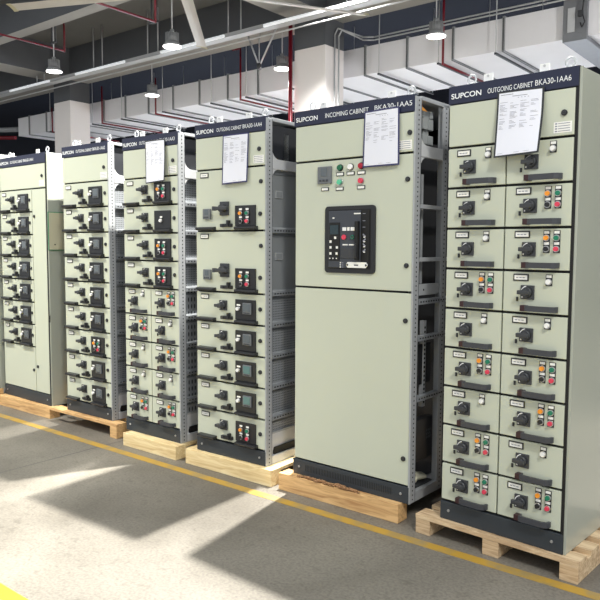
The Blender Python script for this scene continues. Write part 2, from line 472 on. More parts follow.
def open_body(root, w, rows, bays, d=DEP, mid=.40, top_h=None):
    """black core behind the drawers, front/mid/rear uprights and the side rails of an uncovered frame"""
    b = MB(); b.box(.002, w-.006, .019, .024, .095, 2.19, black); b.box(0, w-.046, .03, d, 2.185, 2.198, zinc)
    b.box(.0, .01, .024, d-.01, .03, 2.185, darkin); b.box(.01, w-.05, d-.02, d-.01, .03, 2.185, darkin)
    add('cabinet_body', b, root)
    for y in (0, mid, d-.058): add('post', post_me, root, (w, y, 0))
    for z in rows: add('rail', rail_me if (round(z*100) % 20) else rail_thin, root, (w, 0, z))
    add('rail', rail_wide, root, (w-.001, 0, 1.914)); add('rail', rail_thin, root, (w, 0, 2.187))
    for sgn, z0 in ((1, 1.945), (-1, 1.883)): add('gusset', gusset_mb(sgn, z0, w), root)
    for (z0, z1, m) in bays:
        s = MB(); s.box(w-.034, w-.026, .0585, d-.06, z0, z1, m)
        if m is not darkin: s.box(w-.026, w-.020, .06, d-.06, z0+.0, z0+.012, zinc); s.box(w-.026, w-.022, .06, d-.06, z1-.03, z1-.018, metergr)
        if m is plastbay: s.box(w-.026, w-.019, .115, .185, z1-.175, z1-.13, zinc); s.box(w-.0192, w-.018, .121, .179, z1-.170, z1-.135, plastbay)
        add('compartment_side', s, root)
    b = MB(); b.box(w-.028, w, .058, d, .0, .055, zincl, .002); b.box(.03, w-.028, .058, d-.03, 0, .006, zinc)
    pts = [(.09, .075), (.09, .062), (.105, .048), (.5, .048), (.5, .102), (.10, .102)]
    b.prism(pts, 'x', w-.022, w-.012, black); b.box(w-.028, w-.020, .058, d, .055, .19, zincl)
    add('base_frame', b, root)
plastbay = mat('dark_grey_steel', (140, 144, 146), .45, metal=.2, noise=.06)

# ------------------------------------------------------------ the cabinets
# A: nearest, two columns of half drawers
ZA, ZB_, ZC, ZD, ZE, ZF = .104, .108, .108, .099, .113, .099
A = thing('switchgear_cabinet', 'tall grey-green cabinet nearest the right edge with two columns of nine small drawers', 'electrical cabinet', (-.257, -.153, ZA), -.075)
wA = .645
plinth(A, wA); banner(A, wA, 'BKA30-1AA6'); sealed_body(A, wA)
top_door(A, .006, wA-.014)
KL = 'ssssqsqsqq'; L_ = ['s', 's', 's', 'q', 's', 'q', 's', 'q', 'q']; R_ = ['s', 'q', 'q', 's', 's', 'q', 'q', 's', 'q']
for i in range(9):
    z1 = 1.9-.2*i; z0 = z1-.2
    half_drawer(A, .006, .311, z0, z1, L_[i]); half_drawer(A, .319, wA-.014, z0, z1, R_[i])
top_bits(A, wA)

# B: incoming cabinet, big doors with a breaker
wB = .832
B = thing('switchgear_cabinet', 'wide incoming cabinet with two big doors and a black breaker panel, side open', 'electrical cabinet', (-1.297, -.092, ZB_), -.022)
plinth(B, wB-.004, vents=True); banner(B, wB-.006, 'BKA30-1AA5', 'INCOMING CABINET')
b = MB(); b.box(.002, wB-.006, .019, .024, .095, 2.19, black); b.box(0, wB-.046, .03, DEP, 2.185, 2.198, zinc)
b.box(0, .01, .024, DEP-.01, .03, 2.185, darkin); b.box(.01, wB-.05, DEP-.02, DEP-.01, .03, 2.185, darkin); b.box(.01, wB-.14, .12, .9, .03, 2.0, darkin)
add('cabinet_body', b, B)
for y in (0, .30, DEP-.058): add('post', post_me, B, (wB, y, 0))
for z in (.57, .905, 1.105): add('rail', rail_me, B, (wB, 0, z))
for z in (1.335, 1.62): add('rail', rail_thin, B, (wB, 0, z))
add('rail', rail_wide, B, (wB, 0, 1.914)); add('rail', rail_thin, B, (wB, 0, 2.187))
for sgn, z0 in ((1, 1.945), (-1, 1.883)): add('gusset', gusset_mb(sgn, z0, wB), B)
s = MB(); s.box(wB-.03, wB-.006, .07, .30, 1.14, 1.20, zinc, .002); s.cyl((wB-.005, .12, 1.17), (wB-.004, .12, 1.17), .006, black); add('mounting_plate', s, B)
s = MB(); s.box(wB-.07, wB-.05, .16, .178, 1.20, 1.80, zinc); s.box(wB-.07, wB-.045, .20, .228, .50, .99, zincl)
for k in range(18): s.box(wB-.0448, wB-.044, .207, .221, .52+k*.025, .532+k*.025, black)
add('cable_support', s, B)
s = MB(); s.box(wB-.13, wB-.05, .07, .30, .63, .86, plast2, .004); add('equipment_box', s, B)
s = MB(); s.box(wB-.13, wB-.07, .07, .16, 1.22, 1.30, plast2, .01); s.cyl((wB-.07, .1, 1.26), (wB-.05, .1, 1.26), .03, black); add('current_transformer', s, B)
s = MB(); s.box(wB-.12, wB-.06, .08, .15, .93, 1.05, insul, .004); add('terminal_block', s, B)
s = MB(); s.box(wB-.08, wB-.03, .07, .29, .20, .44, plast2, .004)
for k in range(3):
    for t in range(3): s.box(wB-.0302, wB-.029, .225+k*.018, .231+k*.018, .315+t*.02, .330+t*.02, metergr, rot=Matrix.Rotation(.5*(1 if t % 2 else -1), 4, 'X'), piv=(wB-.03, .228+k*.018, .32+t*.02))
add('inner_cover', s, B)
s = MB()
for z0, z1 in ((1.965, 2.015), (2.045, 2.105)):
    for y0 in (.155, .215): s.box(wB-.16, wB-.045, y0, y0+.05, z0, z1, insul, .004)
s.box(wB-.14, wB-.06, .18, .24, 1.96, 2.15, insul, .004); s.box(wB-.3, wB-.07, .19, .23, 2.09, 2.10, chrome)
for y0 in (.15, .24): s.box(wB-.15, wB-.05, y0, y0+.03, 2.11, 2.15, insul, .004)
add('busbar_support', s, B)
s = MB(); s.prism([(.060, 2.176), (.17, 2.135), (.060, 2.135)], 'x', wB-.034, wB-.030, orangel); add('warning_sticker', s, B)
b = MB(); b.box(wB-.028, wB, .058, DEP, .0, .055, zinc, .002); b.box(.03, wB-.028, .058, DEP-.03, 0, .012, zinc); add('base_frame', b, B)
top_door(B, .012, wB-.012, locks=((.022, 2.004),))
def bdoor(z0, z1, locks):
    d = add('door', door_mesh(wB-.024, z1-z0), B, (.012, 0, z0))
    for z in locks: add('lock', lock_me, d, (wB-.024-.03, 0, z-z0))
    return d
lower = bdoor(.103, 1.154, (1.006, .248)); mid = bdoor(1.166, 1.894, (1.761, 1.303))
def M_(x, z): return (x-.012, 0, z-1.166)
s = make_sqmeter(.098); add('power_meter', s, mid, M_(.188, 1.765))
def small_tag(x, z, w=.054):
    b = MB(); b.box(-w/2, w/2, -.004, 0, -.0105, .0105, plast2, .001); b.box(-w/2+.005, w/2-.005, -.005, -.0035, -.0065, .0065, labelm); add('tag_plate', b, mid, M_(x, z))
for x, z in ((.236, 1.734), (.344, 1.814), (.418, 1.814), (.491, 1.814), (.342, 1.732), (.490, 1.733)): small_tag(x, z)
def blamp(x, z, m, lab, flat):
    b = MB(); b.cyl((0, 0, 0), (0, -.006, 0), .0195, plast2 if flat else chrome, n=22); b.cyl((0, -.006, 0), (0, -.018, 0), .0175 if flat else .0155, m, r1=.0145, n=22)
    add('indicator_light' if flat else 'push_button', b, mid, M_(x, z), label=lab)
blamp(.345, 1.850, dgreen, 'dark green indicator light', 1); blamp(.419, 1.850, white, 'white indicator light', 1); blamp(.491, 1.851, dred, 'dark red indicator light', 1)
blamp(.344, 1.769, lgreen, 'light green push button', 0); blamp(.491, 1.769, red, 'pink red push button', 0)
# air circuit breaker
def rrect(x0, x1, z0, z1, r, n=6):
    pts = []
    for cx, cz, a in ((x1-r, z1-r, 0), (x0+r, z1-r, 90), (x0+r, z0+r, 180), (x1-r, z0+r, 270)):
        for k in range(n+1): t = math.radians(a+90*k/n); pts.append((cx+r*math.cos(t), cz+r*math.sin(t)))
    return pts
acb = MB(); acb.prism(rrect(.243, .592, 1.252, 1.633, .022), 'y', -.010, .0, plast2)
acb.box(.270, .564, -.0112, -.009, 1.276, 1.612, black)
acbm = mat('breaker_face', (58, 62, 70), .35)
AC = add('circuit_breaker', acb, mid, (-.012, 0, -1.166))
f = MB(); f.box(.276, .500, -.018, -.010, 1.282, 1.606, acbm, .003)
f.box(.500, .556, -.014, -.010, 1.282, 1.606, black); f.box(.366, .480, -.020, -.017, 1.335, 1.395, plast, .003)
f.box(.305, .318, -.0195, -.017, 1.562, 1.569, labelm); f.box(.455, .500, -.0195, -.017, 1.584, 1.591, labelm)
for x in (.378, .422): f.box(x, x+.036, -.0195, -.017, 1.410, 1.417, labelm)
add('breaker_face', f, AC)
f = MB(); f.box(.283, .358, -.022, -.017, 1.322, 1.540, black, .002); f.box(.290, .350, -.024, -.021, 1.472, 1.525, mat('dark_screen', (34, 52, 58), .15))
for (x, z) in ((.292, 1.428), (.292, 1.395), (.338, 1.395), (.292, 1.360), (.336, 1.360), (.325, 1.450)): f.box(x-.004, x+.010, -.024, -.021, z-.004, z+.010, labelm)
for x in (.290, .313, .338): f.cyl((x, -.021, 1.335), (x, -.024, 1.335), .004, labelm, n=8)
add('trip_unit', f, AC)
f = MB()
for x, w_ in ((.378, .025), (.412, .014), (.435, .032)): f.box(x, x+w_, -.023, -.017, 1.492, 1.512, white, .001)
add('state_window', f, AC)
f = MB(); f.cyl((0, 0, 0), (0, -.008, 0), .0145, red, n=20); add('push_button', f, AC, (.388, -.017, 1.456), label='red push button')
f = MB(); f.cyl((0, 0, 0), (0, -.008, 0), .0125, plast, n=20); f.torus((0, -.008, 0), .010, .0025, green); add('push_button', f, AC, (.449, -.017, 1.456), label='dark push button with green ring')
f = MB(); f.box(.472, .496, -.040, -.016, 1.325, 1.545, black, .006); f.box(.476, .492, -.046, -.02, 1.34, 1.42, plast2, .004); add('charging_lever', f, AC)
f = MB()
for k, z in enumerate((1.465, 1.440, 1.412, 1.382)):
    f.box(.512, .535, -.0148, -.0135, z-.004, z+.004, inkm, rot=Matrix.Rotation(.7*(-1)**k, 4, 'Y'), piv=(.524, -.014, z)); f.box(.518, .530, -.0152, -.0135, z-.012, z-.006, labelm)
for z in (1.585, 1.545, 1.51): f.box(.512, .530, -.0148, -.0135, z, z+.003, inkm)
add('printed_marks', f, AC)
f = MB(); f.prism([(.408, 1.296), (.416, 1.284), (.540, 1.284), (.550, 1.296), (.550, 1.304), (.540, 1.316), (.416, 1.316), (.408, 1.304)], 'y', -.023, -.017, labelm)
f.box(.462, .490, -.0236, -.0225, 1.296, 1.303, inkd)
for x in (.416, .543): f.cyl((x, -.023, 1.30), (x, -.025, 1.30), .006, plast2, n=10)
for r in range(3): f.box(.360, .366, -.0195, -.017, 1.283+r*.012, 1.290+r*.012, labelm); f.box(.373, .384, -.0195, -.017, 1.284+r*.012, 1.288+r*.012, inkm)
add('position_plate', f, AC)
top_bits(B, wB)

# C
wC = .620
C = thing('switchgear_cabinet', 'narrow cabinet left of the wide incoming one with two tall and five low drawers', 'electrical cabinet', (-2.118, -.134, ZC), .027)
plinth(C, wC-.004); banner(C, wC-.004, 'BKA30-1AA4')
open_body(C, wC, [.3, .5, .7, .9, 1.1, 1.5], [(1.51, 1.882, plastbay), (1.11, 1.49, plastbay), (.91, 1.09, perf), (.71, .89, perf), (.51, .69, perf), (.31, .49, perf), (.19, .29, perf), (1.95, 2.16, darkin)], mid=.40)
top_door(C, .008, wC-.012)
full_drawer(C, .008, wC-.012, 1.5, 1.9, 'q', True); full_drawer(C, .008, wC-.012, 1.1, 1.5, 'q', True)
for i, k in enumerate('mmttq'): full_drawer(C, .008, wC-.012, .9-.2*i, 1.1-.2*i, k)
s = MB()
s.box(wC-.20, wC-.05, .10, .19, 2.02, 2.14, insul, .02); s.box(wC-.16, wC-.026, .20, .26, 1.88, 2.12, insul, .006); s.box(wC-.16, wC-.03, .15, .2, 1.9, 1.95, insul, .006); s.box(wC-.16, wC-.03, .25, .30, 1.98, 2.03, insul, .006)
add('busbar_support', s, C); top_bits(C, wC)

# D
wD = .618
D = thing('switchgear_cabinet', 'cabinet with four full drawers above five rows of paired small drawers', 'electrical cabinet', (-2.947, -.096, ZD), .004)
plinth(D, wD-.004); banner(D, wD-.004, 'BKA30-1AA3')
open_body(D, wD, [.3, .5, .7, .9, 1.1, 1.3, 1.5, 1.7], [(1.71, 1.882, perf), (1.51, 1.69, perf), (1.31, 1.49, perf), (1.11, 1.29, perf), (.91, 1.09, perfl), (.71, .89, perfl), (.51, .69, perfl), (.31, .49, perfl), (.19, .29, perfl), (1.95, 2.16, darkin)])
top_door(D, .008, wD-.012)
for i, k in enumerate('qsqq'): full_drawer(D, .008, wD-.012, 1.7-.2*i, 1.9-.2*i, k)
for i, (l, r) in enumerate(('sq', 'qs', 'sq', 'ss', 'qq')):
    z0 = .9-.2*i; half_drawer(D, .008, .303, z0, z0+.2, l); half_drawer(D, .311, wD-.012, z0, z0+.2, r)
top_bits(D, wD)

# E
wE = .620
Ecab = thing('switchgear_cabinet', 'cabinet with nine identical full-width drawers, second from the left edge', 'electrical cabinet', (-3.811, -.051, ZE), .009)
plinth(Ecab, wE-.004); banner(Ecab, wE-.004, 'BKA30-1AA2')
open_body(Ecab, wE, [.3, .5, .7, .9, 1.1, 1.3, 1.5, 1.7], [(1.71, 1.882, perf), (1.51, 1.69, perf), (1.31, 1.49, perf), (1.11, 1.29, perf), (.91, 1.09, perf), (.71, .89, perf), (.51, .69, perf), (.31, .49, perf), (.19, .29, perf), (1.95, 2.16, darkin)])
top_door(Ecab, .008, wE-.012)
for i, k in enumerate('mmmmmmqmm'): full_drawer(Ecab, .008, wE-.012, 1.7-.2*i, 1.9-.2*i, k)
top_bits(Ecab, wE)

# F
wF = .802
F = thing('switchgear_cabinet', 'wide bright-lit cabinet at the left edge with seven drawers above a blank door', 'electrical cabinet', (-4.878, -.024, ZF), -.022)
plinth(F, wF); banner(F, wF, 'BKA30-1AA1'); sealed_body(F, wF)
top_door(F, .006, wF-.014)
for i in range(7): full_drawer(F, .006, .562, 1.7-.2*i, 1.9-.2*i, 'm')
d = add('blank_door', door_mesh(.556, .39), F, (.006, 0, .103)); add('lock', lock_me, d, (.53, 0, .187))
d = add('cable_door', door_mesh(wF-.014-.570, 1.79), F, (.570, 0, .103)); add('lock', lock_me, d, (.033, 0, 1.556)); add('lock', lock_me, d, (.033, 0, .225))
top_bits(F, wF)
s = MB(); s.box(wF+.0125, wF+.016, .0, .004, .74, .80, plast2); add('side_latch', s, F)
# green edged pocket on the side of F
b = MB(); b.box(0, .004, .0, .20, .0, .33, cableg); b.box(.004, .006, .006, .194, .006, .324, beige); b.cyl((.006, .06, .05), (.008, .06, .05), .006, plast2, n=10)
thing('document_pocket', 'green-edged beige pocket hanging on the side of the leftmost wide cabinet', 'document pocket', (-4.075+.022, -.045, 1.462), 0, me=b)

# G : sliver at the left frame edge
Gc = thing('switchgear_cabinet', 'cabinet at the far left cut off by the frame, only its lower corner showing', 'electrical cabinet', (-5.56, -.06, .148), 0)
wG = .64
plinth(Gc, wG); b = MB(); b.box(0, wG, -.003, .02, 2.112, 2.2, navy, .003); add('name_banner', b, Gc); sealed_body(Gc, wG)
d = add('door', door_mesh(wG-.02, 1.79), Gc, (.006, 0, .103)); top_door(Gc, .006, wG-.014, sticker=False); top_bits(Gc, wG)

# ------------------------------------------------------------ documents taped on the fronts
def sheet(cab, q, bulge, label, edge, seed=1, curl=0.):
    """q: four (u, v) corners TL TR BR BL on the cabinet front"""
    rnd = random.Random(seed); b = MB(); NX, NZ = 8, 12
    def P(s, t, off=0.):
        u = (1-t)*((1-s)*q[0][0]+s*q[1][0])+t*((1-s)*q[3][0]+s*q[2][0]); v = (1-t)*((1-s)*q[0][1]+s*q[1][1])+t*((1-s)*q[3][1]+s*q[2][1])
        y = -.010-bulge*(t**1.4)-curl*max(0, t-.4)*(s**2)-.004*math.sin(PI*s); return (u, y-off, v)
    i0 = b.mi(edge); i1 = b.mi(paper)
    def grid(s0, s1, t0, t1, off, mi, nx=NX, nz=NZ):
        g = [[b.bm.verts.new(P(s0+(s1-s0)*i/nx, t0+(t1-t0)*j/nz, off)) for i in range(nx+1)] for j in range(nz+1)]
        for j in range(nz):
            for i in range(nx):
                f = b.bm.faces.new((g[j][i], g[j][i+1], g[j+1][i+1], g[j+1][i])); f.material_index = mi; f.smooth = True
    grid(0, 1, 0, 1, 0, i0); grid(.042, .958, .028, .972, .0012, i1)
    # faint print: header, table rows, footer
    ki = b.mi(inkm); kd = b.mi(inkd)
    grid(.08, .36, .055, .061, .002, kd, 1, 1); grid(.34, .66, .085, .094, .002, ki, 1, 1)
    for c in range(4): grid(.46+c*.07, .485+c*.07, .115, .123, .002, ki, 1, 1)
    for r in range(22):
        t = .17+r*.019
        for x in (.07, .30, .52, .74):
            if rnd.random() < .62: grid(x, x+rnd.uniform(.06, .19), t, t+.005, .002, ki, 1, 1)
    for x in (.08, .45, .66): grid(x, x+.12, .945, .949, .002, ki, 1, 1)
    me = b.mesh('document_sheet')
    for p_ in me.polygons: pass
    rz = cab.rotation_euler.z
    return thing('document_sheet', label, 'document', tuple(cab.location), rz, 'document sheets hung on the cabinet fronts', me)
sheet(A, ((.267, 2.136), (.495, 2.130), (.500, 1.832), (.272, 1.826)), .035, 'white printed sheet on the nearest cabinet, just above its right-hand switch', sleevek, 1, .03)
sheet(B, ((.512, 2.142), (.737, 2.146), (.745, 1.838), (.507, 1.838)), .006, 'white printed sheet in dark blue sleeve on the wide incoming cabinet', sleeve, 2)
sheet(C, ((.263, 2.111), (.486, 2.111), (.476, 1.804), (.258, 1.796)), .006, 'white printed sheet on the cabinet with two tall drawers', sleeve, 3)
sheet(D, ((.272, 2.160), (.490, 2.158), (.512, 1.862), (.303, 1.852)), .022, 'white printed sheet hanging over the top drawer of the cabinet with paired drawers', sleevek, 4, .01)

# ------------------------------------------------------------ timber under the cabinets
def skid(x0, x1, y, h, label, m, d=.10, rz=0., deck=0.):
    b = MB(); b.box(0, x1-x0, 0, d, 0, h, m, .004)
    if deck: b.box(.004, x1-x0-.004, d-.002, deck, h-.022, h-.001, m)
    t = thing('timber_skid', label, 'timber beam', (x0, y, .0), rz, me=b); return t
skid(-2.205, -1.425, -.165, ZC-.001, 'pale timber beam under the front of the cabinet with two tall drawers', woodl, rz=.01, deck=.93)
skid(-1.368, -.512, -.150, ZB_-.001, 'tan timber beam under the front of the wide incoming cabinet', woodt)
skid(-2.895, -2.30, -.170, ZD-.001, 'pale timber beam under the front of the cabinet with paired drawers', woodl, deck=.93)
skid(-4.88, -4.03, -.085, ZF-.001, 'timber beam under the front of the bright cabinet with a blank lower door', woodt)
skid(-5.56, -4.90, -.13, .147, 'timber beam under the cut-off cabinet at the far left', woodt)
for x0, x1, h, cab in ((-2.25, -1.425, ZC, 'two tall drawers'), (-1.368, -.47, ZB_, 'a breaker panel'), (-2.915, -2.275, ZD, 'paired small drawers')):
    skid(x0, x1, .78, h-(.001 if 'breaker' in cab else .026), 'rear timber beam behind under the cabinet with '+cab, woodt)
skid(-4.88, -4.03, .80, ZF-.001, 'rear timber beam under the cabinet with a blank lower door', woodt)
skid(-5.56, -4.90, .80, .147, 'rear timber beam under the cut-off left cabinet', woodt)
def pallet(loc, rz, w, d, h, n, label, m, strw=.085, deck=.022, y0=.003):
    t = thing('wooden_pallet', label, 'pallet', loc, rz)
    for k in range(3):
        x = (w-strw)*k/2; b = MB(); b.box(0, strw, y0 if k < 2 else .0, d, 0, h-deck, m, .003)
        add('stringer', b, t, (x, 0, 0))
    bw = .105
    for k in range(n):
        y = (d-bw)*k/(n-1); b = MB(); b.box(0, w, 0, bw, h-deck, h, m, .002); add('deck_board', b, t, (0, y, 0))
    return t
pallet((-.385, -.185, 0), -.06, .855, 1.25, ZA-.001, 8, 'pine pallet with three stringers under the nearest cabinet', woodp)
pallet((-4.0, -.10, 0), .0, .93, 1.15, ZE-.001, 7, 'thin pine pallet under the cabinet with nine identical drawers', woodt, y0=.25)
# torn wrap on the incoming cabinet's beam, bag inside it
b = MB(); rnd = random.Random(3)
for k in range(26):
    x = .02+k*.017; z = rnd.uniform(.001, .010); y = rnd.uniform(-.010, .012)
    b.prism([(x, y), (x+.03, y-.004), (x+.034, y+.012), (x+.004, y+.016)], 'z', z, z+rnd.uniform(.003, .010), cardm)
thing('torn_wrap', 'torn brown wrapping lying along the beam before the incoming cabinet', 'packing scrap', (-1.25, -.140, ZB_), -.02, me=b)
b = MB(); g = bmesh.ops.create_icosphere(b.bm, subdivisions=3, radius=1.); i = b.mi(bagm)
for v in g['verts']:
    n_ = v.co.normalized(); k = 1+.16*math.sin(7*n_.x+3*n_.y)+.10*math.sin(11*n_.y+5*n_.z); v.co = Vector((n_.x*.10*k, n_.y*.075*k, max(-.02, n_.z*.028*k)+.02))
for f_ in b.bm.faces: f_.smooth = True
thing('plastic_bag', 'crumpled cream plastic bag on the bottom of the open incoming cabinet', 'bag', (-.60, .10, ZB_+.062), .3, me=b)
b = MB(); b.box(-.12, .12, -.08, .10, 0, .045, plast, .01); thing('carton', 'dark box under the cream bag in the open incoming cabinet', 'box', (-.61, .10, ZB_+.014), 0, me=b)

# ------------------------------------------------------------ floor and markings
b = MB(); b.box(-48, 14, -14, 16, -.1, 0, floorm); struct('floor', b)
b = MB(); b.box(-24, 12, -.320, -.256, .0, .0016, yellowm); thing('painted_line', 'worn yellow line painted along the row of cabinets', 'floor marking', me=b)
b = MB(); b.box(-24, 12, -1.98, -1.857, .0, .0016, yellowb); thing('painted_line', 'bright yellow line painted on the floor in the bottom left corner', 'floor marking', me=b)

# ------------------------------------------------------------ hall shell
b = MB(); b.box(-48, 14, 15.6, 15.8, 0, 7, wallm); struct('wall_back', b)
b = MB(); b.box(-48, 14, 3.4, 8.6, 6.9, 7.1, slabm); struct('ceiling', b)
b = MB(); b.box(-48, 14, 8.6, 16, 6.9, 7.1, wallm); struct('ceiling', b)
fillm = mat('fill_glow', (240, 246, 255), .2, emit=((236, 244, 255), 7))  # glowing panes added behind the row to brighten the duct underside
for k, x in enumerate((-22, -17, -12, -7, -2)):
    b = MB(); b.box(0, 4.4, 0, .03, 0, 2.0, fillm)
    for q in range(5): b.box(q*1.09-.0, q*1.09+.05, -.04, 0, 0, 2.0, rodm)
    for z in (0, .97, 1.95): b.box(0, 4.41, -.04, 0, z, z+.05, rodm)
    struct('fill_pane_%d' % (k+1), b, (x, 15.56, .6))
def beam(name, x0, x1, y0, y1, z0, z1):
    b = MB(); b.box(x0, x1, y0, y1, z0+.004, z1, beamm); b.box(x0, x1, y0, y1, z0, z0+.004, beamu); return struct(name, b)
beam('trim_1', -48, 14, 8.0, 8.6, 6.05, 6.9); beam('trim_2', -48, 14, 5.05, 5.36, 6.2, 6.9)
for n_, x in enumerate((-16.7, -7.88, .94)): beam('trim_%d' % (3+n_), x, x+.8, 3.4, 8.6, 6.1, 6.9)
for n_, x in enumerate((-16.7, -7.88)):
    b = MB(); b.box(0, .79, 0, .64, 0, 5.5, colw, .01); b.box(0, .79, 0, .64, 5.5, 6.1, colg, .0)
    o = b.mesh('concrete_column')
    thing('concrete_column', ['square white concrete column with grey top at the left behind the cabinets', 'square white concrete column with grey top beside the red riser pipe'][n_], 'column', (x, 8.0, 0), 0, me=o)

# ------------------------------------------------------------ air duct
DY0, DY1, DZ0, DZ1 = 9.0, 11.2, 5.05, 5.62
du = thing('air_duct', 'long white rectangular air duct with grey joint flanges under the ceiling', 'air duct', (-20.4, DY0, DZ0))
b = MB(); b.box(0, 26, 0, DY1-DY0, 0, DZ1-DZ0, duct, .004); add('duct_casing', b, du)
fl = MB(); fl.box(-.022, .022, -.03, DY1-DY0+.03, -.03, 0, flange); fl.box(-.022, .022, -.03, 0, 0, DZ1-DZ0, flange); fl.box(-.022, .022, -.03, DY1-DY0+.03, DZ1-DZ0, DZ1-DZ0+.03, flange)
fl.box(-.006, .006, -.034, -.03, 0, DZ1-DZ0, plast2); fl.box(-.006, .006, -.03, DY1-DY0, -.034, -.03, plast2); flm = fl.mesh('flange')
x = -19.7
while x < 5:
    if not (-3.0 < x < -2.2): add('flange', flm, du, (x+20.4, 0, 0))
    x += .993
damp = mat('damper_steel', (128, 130, 134), .45, metal=.2, noise=.12, nscale=9)
b = MB(); b.box(0, .40, -.07, DY1-DY0+.05, -.07, DZ1-DZ0+.06, damp, .006)
b.box(.08, .20, -.085, -.07, .08, .48, zincl, .004); b.box(.24, .36, -.085, -.07, .05, .52, damp, .004)
b.box(.26, .34, -.14, -.085, .30, .40, plast, .006); b.path([(.33, -.12, .34), (.38, -.13, .2), (.33, -.12, .12), (.30, -.11, .2)], .010, plast2)
b.path([(.33, -.12, .4), (.36, -.12, .65), (.3, -.12, .9)], .012, plast2)
add('fire_damper', b, du, (17.66, 0, 0))
for k, x in enumerate((-18.4, -16.2, -14.84, -13.1, -11.28, -10.1, -8.6, -6.42, -5.08, -3.93, -1.2)):
    h = thing('duct_hanger', 'thin steel rod hanger with a cross bar under the white duct', 'hanger', (x, 8.93, 4.98), 0, 'rod hangers carrying the white duct')
    hb = MB(); hb.box(-.02, .02, -.02, DY1-DY0+.14, 0, .035, darkrod); add('cross_bar', hb, h)
    for y in (0, DY1-DY0+.10): hr = MB(); hr.cyl((0, y, .0), (0, y, 1.92), .011, rodm, n=8); add('rod', hr, h)

# ------------------------------------------------------------ high-bay lamps
def lamp_parts(t, rodh):
    b = MB(); b.cyl((0, 0, .0), (0, 0, .09), .18, lampm, r1=.12, n=28); b.cyl((0, 0, .09), (0, 0, .24), .115, lampm, r1=.10, n=28)
    for k in range(16):
        a = 2*PI*k/16; b.box(.08, .128, -.003, .003, .09, .25, lampm, rot=Matrix.Rotation(a, 4, 'Z'), piv=(0, 0, 0))
    b.cyl((0, 0, .24), (0, 0, .31), .04, lampm, n=12); add('housing', b, t)
    b = MB(); b.cyl((0, 0, -.012), (0, 0, .0), .17, lens, n=28); add('lens', b, t)
    b = MB(); b.cyl((0, 0, .31), (0, 0, rodh), .012, rodm, n=8); add('suspension_rod', b, t)
LAMPS = [(-12.7, 8.25, 5.26, 'glowing high-bay lamp hanging beside the left white column'),
         (-8.42, 8.25, 5.27, 'glowing high-bay lamp hanging just left of the red riser'),
         (-4.78, 8.25, 5.30, 'glowing high-bay lamp hanging above the two nearest cabinets'),
         (-12.85, 5.6, 5.36, 'glowing high-bay lamp nearest the top left corner, under the tray'),
         (-8.92, 5.62, 5.24, 'glowing high-bay lamp hanging before the tray beside the fan blade')]
def spot(name, loc, e, ang=150, blend=.4, r=.2, rot=(0, 0, 0), col=(1, .99, .96)):
    l = bpy.data.lights.new(name, 'SPOT'); l.energy = e; l.spot_size = math.radians(ang); l.spot_blend = blend; l.shadow_soft_size = r; l.color = col
    o = bpy.data.objects.new(name, l); COL.objects.link(o); o.location = loc; o.rotation_euler = rot; return o
for x, y, z, lab in LAMPS:
    t = thing('high_bay_lamp', lab, 'ceiling lamp', (x, y, z)); lamp_parts(t, 6.9-z)
    spot('high_bay_light', (x, y, z-.03), 1500, 125, .15, .12)

# ------------------------------------------------------------ tray with tubes, conduits, red pipes, fan
TY = 7.2
tr = thing('cable_tray', 'long steel tray with lit tubes running under the ceiling across the picture', 'cable tray', (-24, TY, 5.80))
b = MB(); b.box(0, 34, 0, .22, 0, .008, rodm); b.box(0, 34, 0, .008, 0, .075, rodm); b.box(0, 34, .212, .22, 0, .13, rodm); add('tray_channel', b, tr)
k = 0
for x0 in (3.2, 6.4, 9.6, 12.9, 16.0, 19.5, 23.):
    b = MB(); b.box(x0, x0+2.0, -.03, -.002, .0, .05, tubem); add('light_tube', b, tr)
for x in (2.5, 5.2, 7.6, 10.2, 12.3, 14.9, 17.9, 20.9):
    for dx in (0, .36): b = MB(); b.cyl((x+dx, .11, .0), (x+dx, .11, 1.095), .014, rodm, n=8); add('rod', b, tr)
b = MB(); b.path([(-24, 7.15, 5.57), (9, 7.15, 5.67)], .016, rodm)
thing('conduit', 'single thin straight conduit just below the long lit tray', 'conduit', (0, 0, 0), me=b)
b = MB(); P_ = [(-7.06, 8.28, 1.0), (-7.06, 8.28, 5.74), (-7.0, 8.30, 5.86), (-6.72, 8.80, 5.755), (-6.5, 8.86, 5.73), (5, 8.86, 5.73)]
b.path(P_, .016, rodm)
b.path([(p[0]+(.10 if i < 3 else 0), p[1], p[2]-(.0 if i < 1 else .06 if i > 2 else .05)) for i, p in enumerate(P_)], .016, rodm)
thing('conduit', 'pair of bent conduits climbing the column then running along the duct top', 'conduit', me=b)
def pipe(pts, r, label, cat='fire pipe', m=redp, name='fire_pipe', sprink=None):
    b = MB(); b.path(pts, r, m, n=12)
    for p in pts[1:-1]: b.sphere(p, r*1.15, m)
    if sprink: b.cyl(sprink, (sprink[0], sprink[1], sprink[2]-.08), r*1.3, m)
    return thing(name, label, cat, me=b)
pipe([(-7.92, 7.93, .0), (-7.93, 7.93, 6.12)], .042, 'thick red vertical riser pipe beside the white column')
pipe([(-13.2, 2.2, 6.02), (-13.2, 6.1, 5.97), (-13.2, 6.1, 6.9)], .022, 'thin red pipe with a vertical drop above the left column')
pipe([(-8.2, 1.0, 5.33), (-8.2, 4.62, 5.31), (-8.2, 4.62, 5.95)], .020, 'thin red pipe crossing the ceiling at the top left of the fan blade')
def drop(x, z1, label):
    pipe([(x, 8.9, z1), (x, 8.9, 4.97), (x, 11.4, 4.97)], .022, label)
drop(-4.97, 6.9, 'red sprinkler pipe dropping past the duct by the rightmost lamp')
b = None
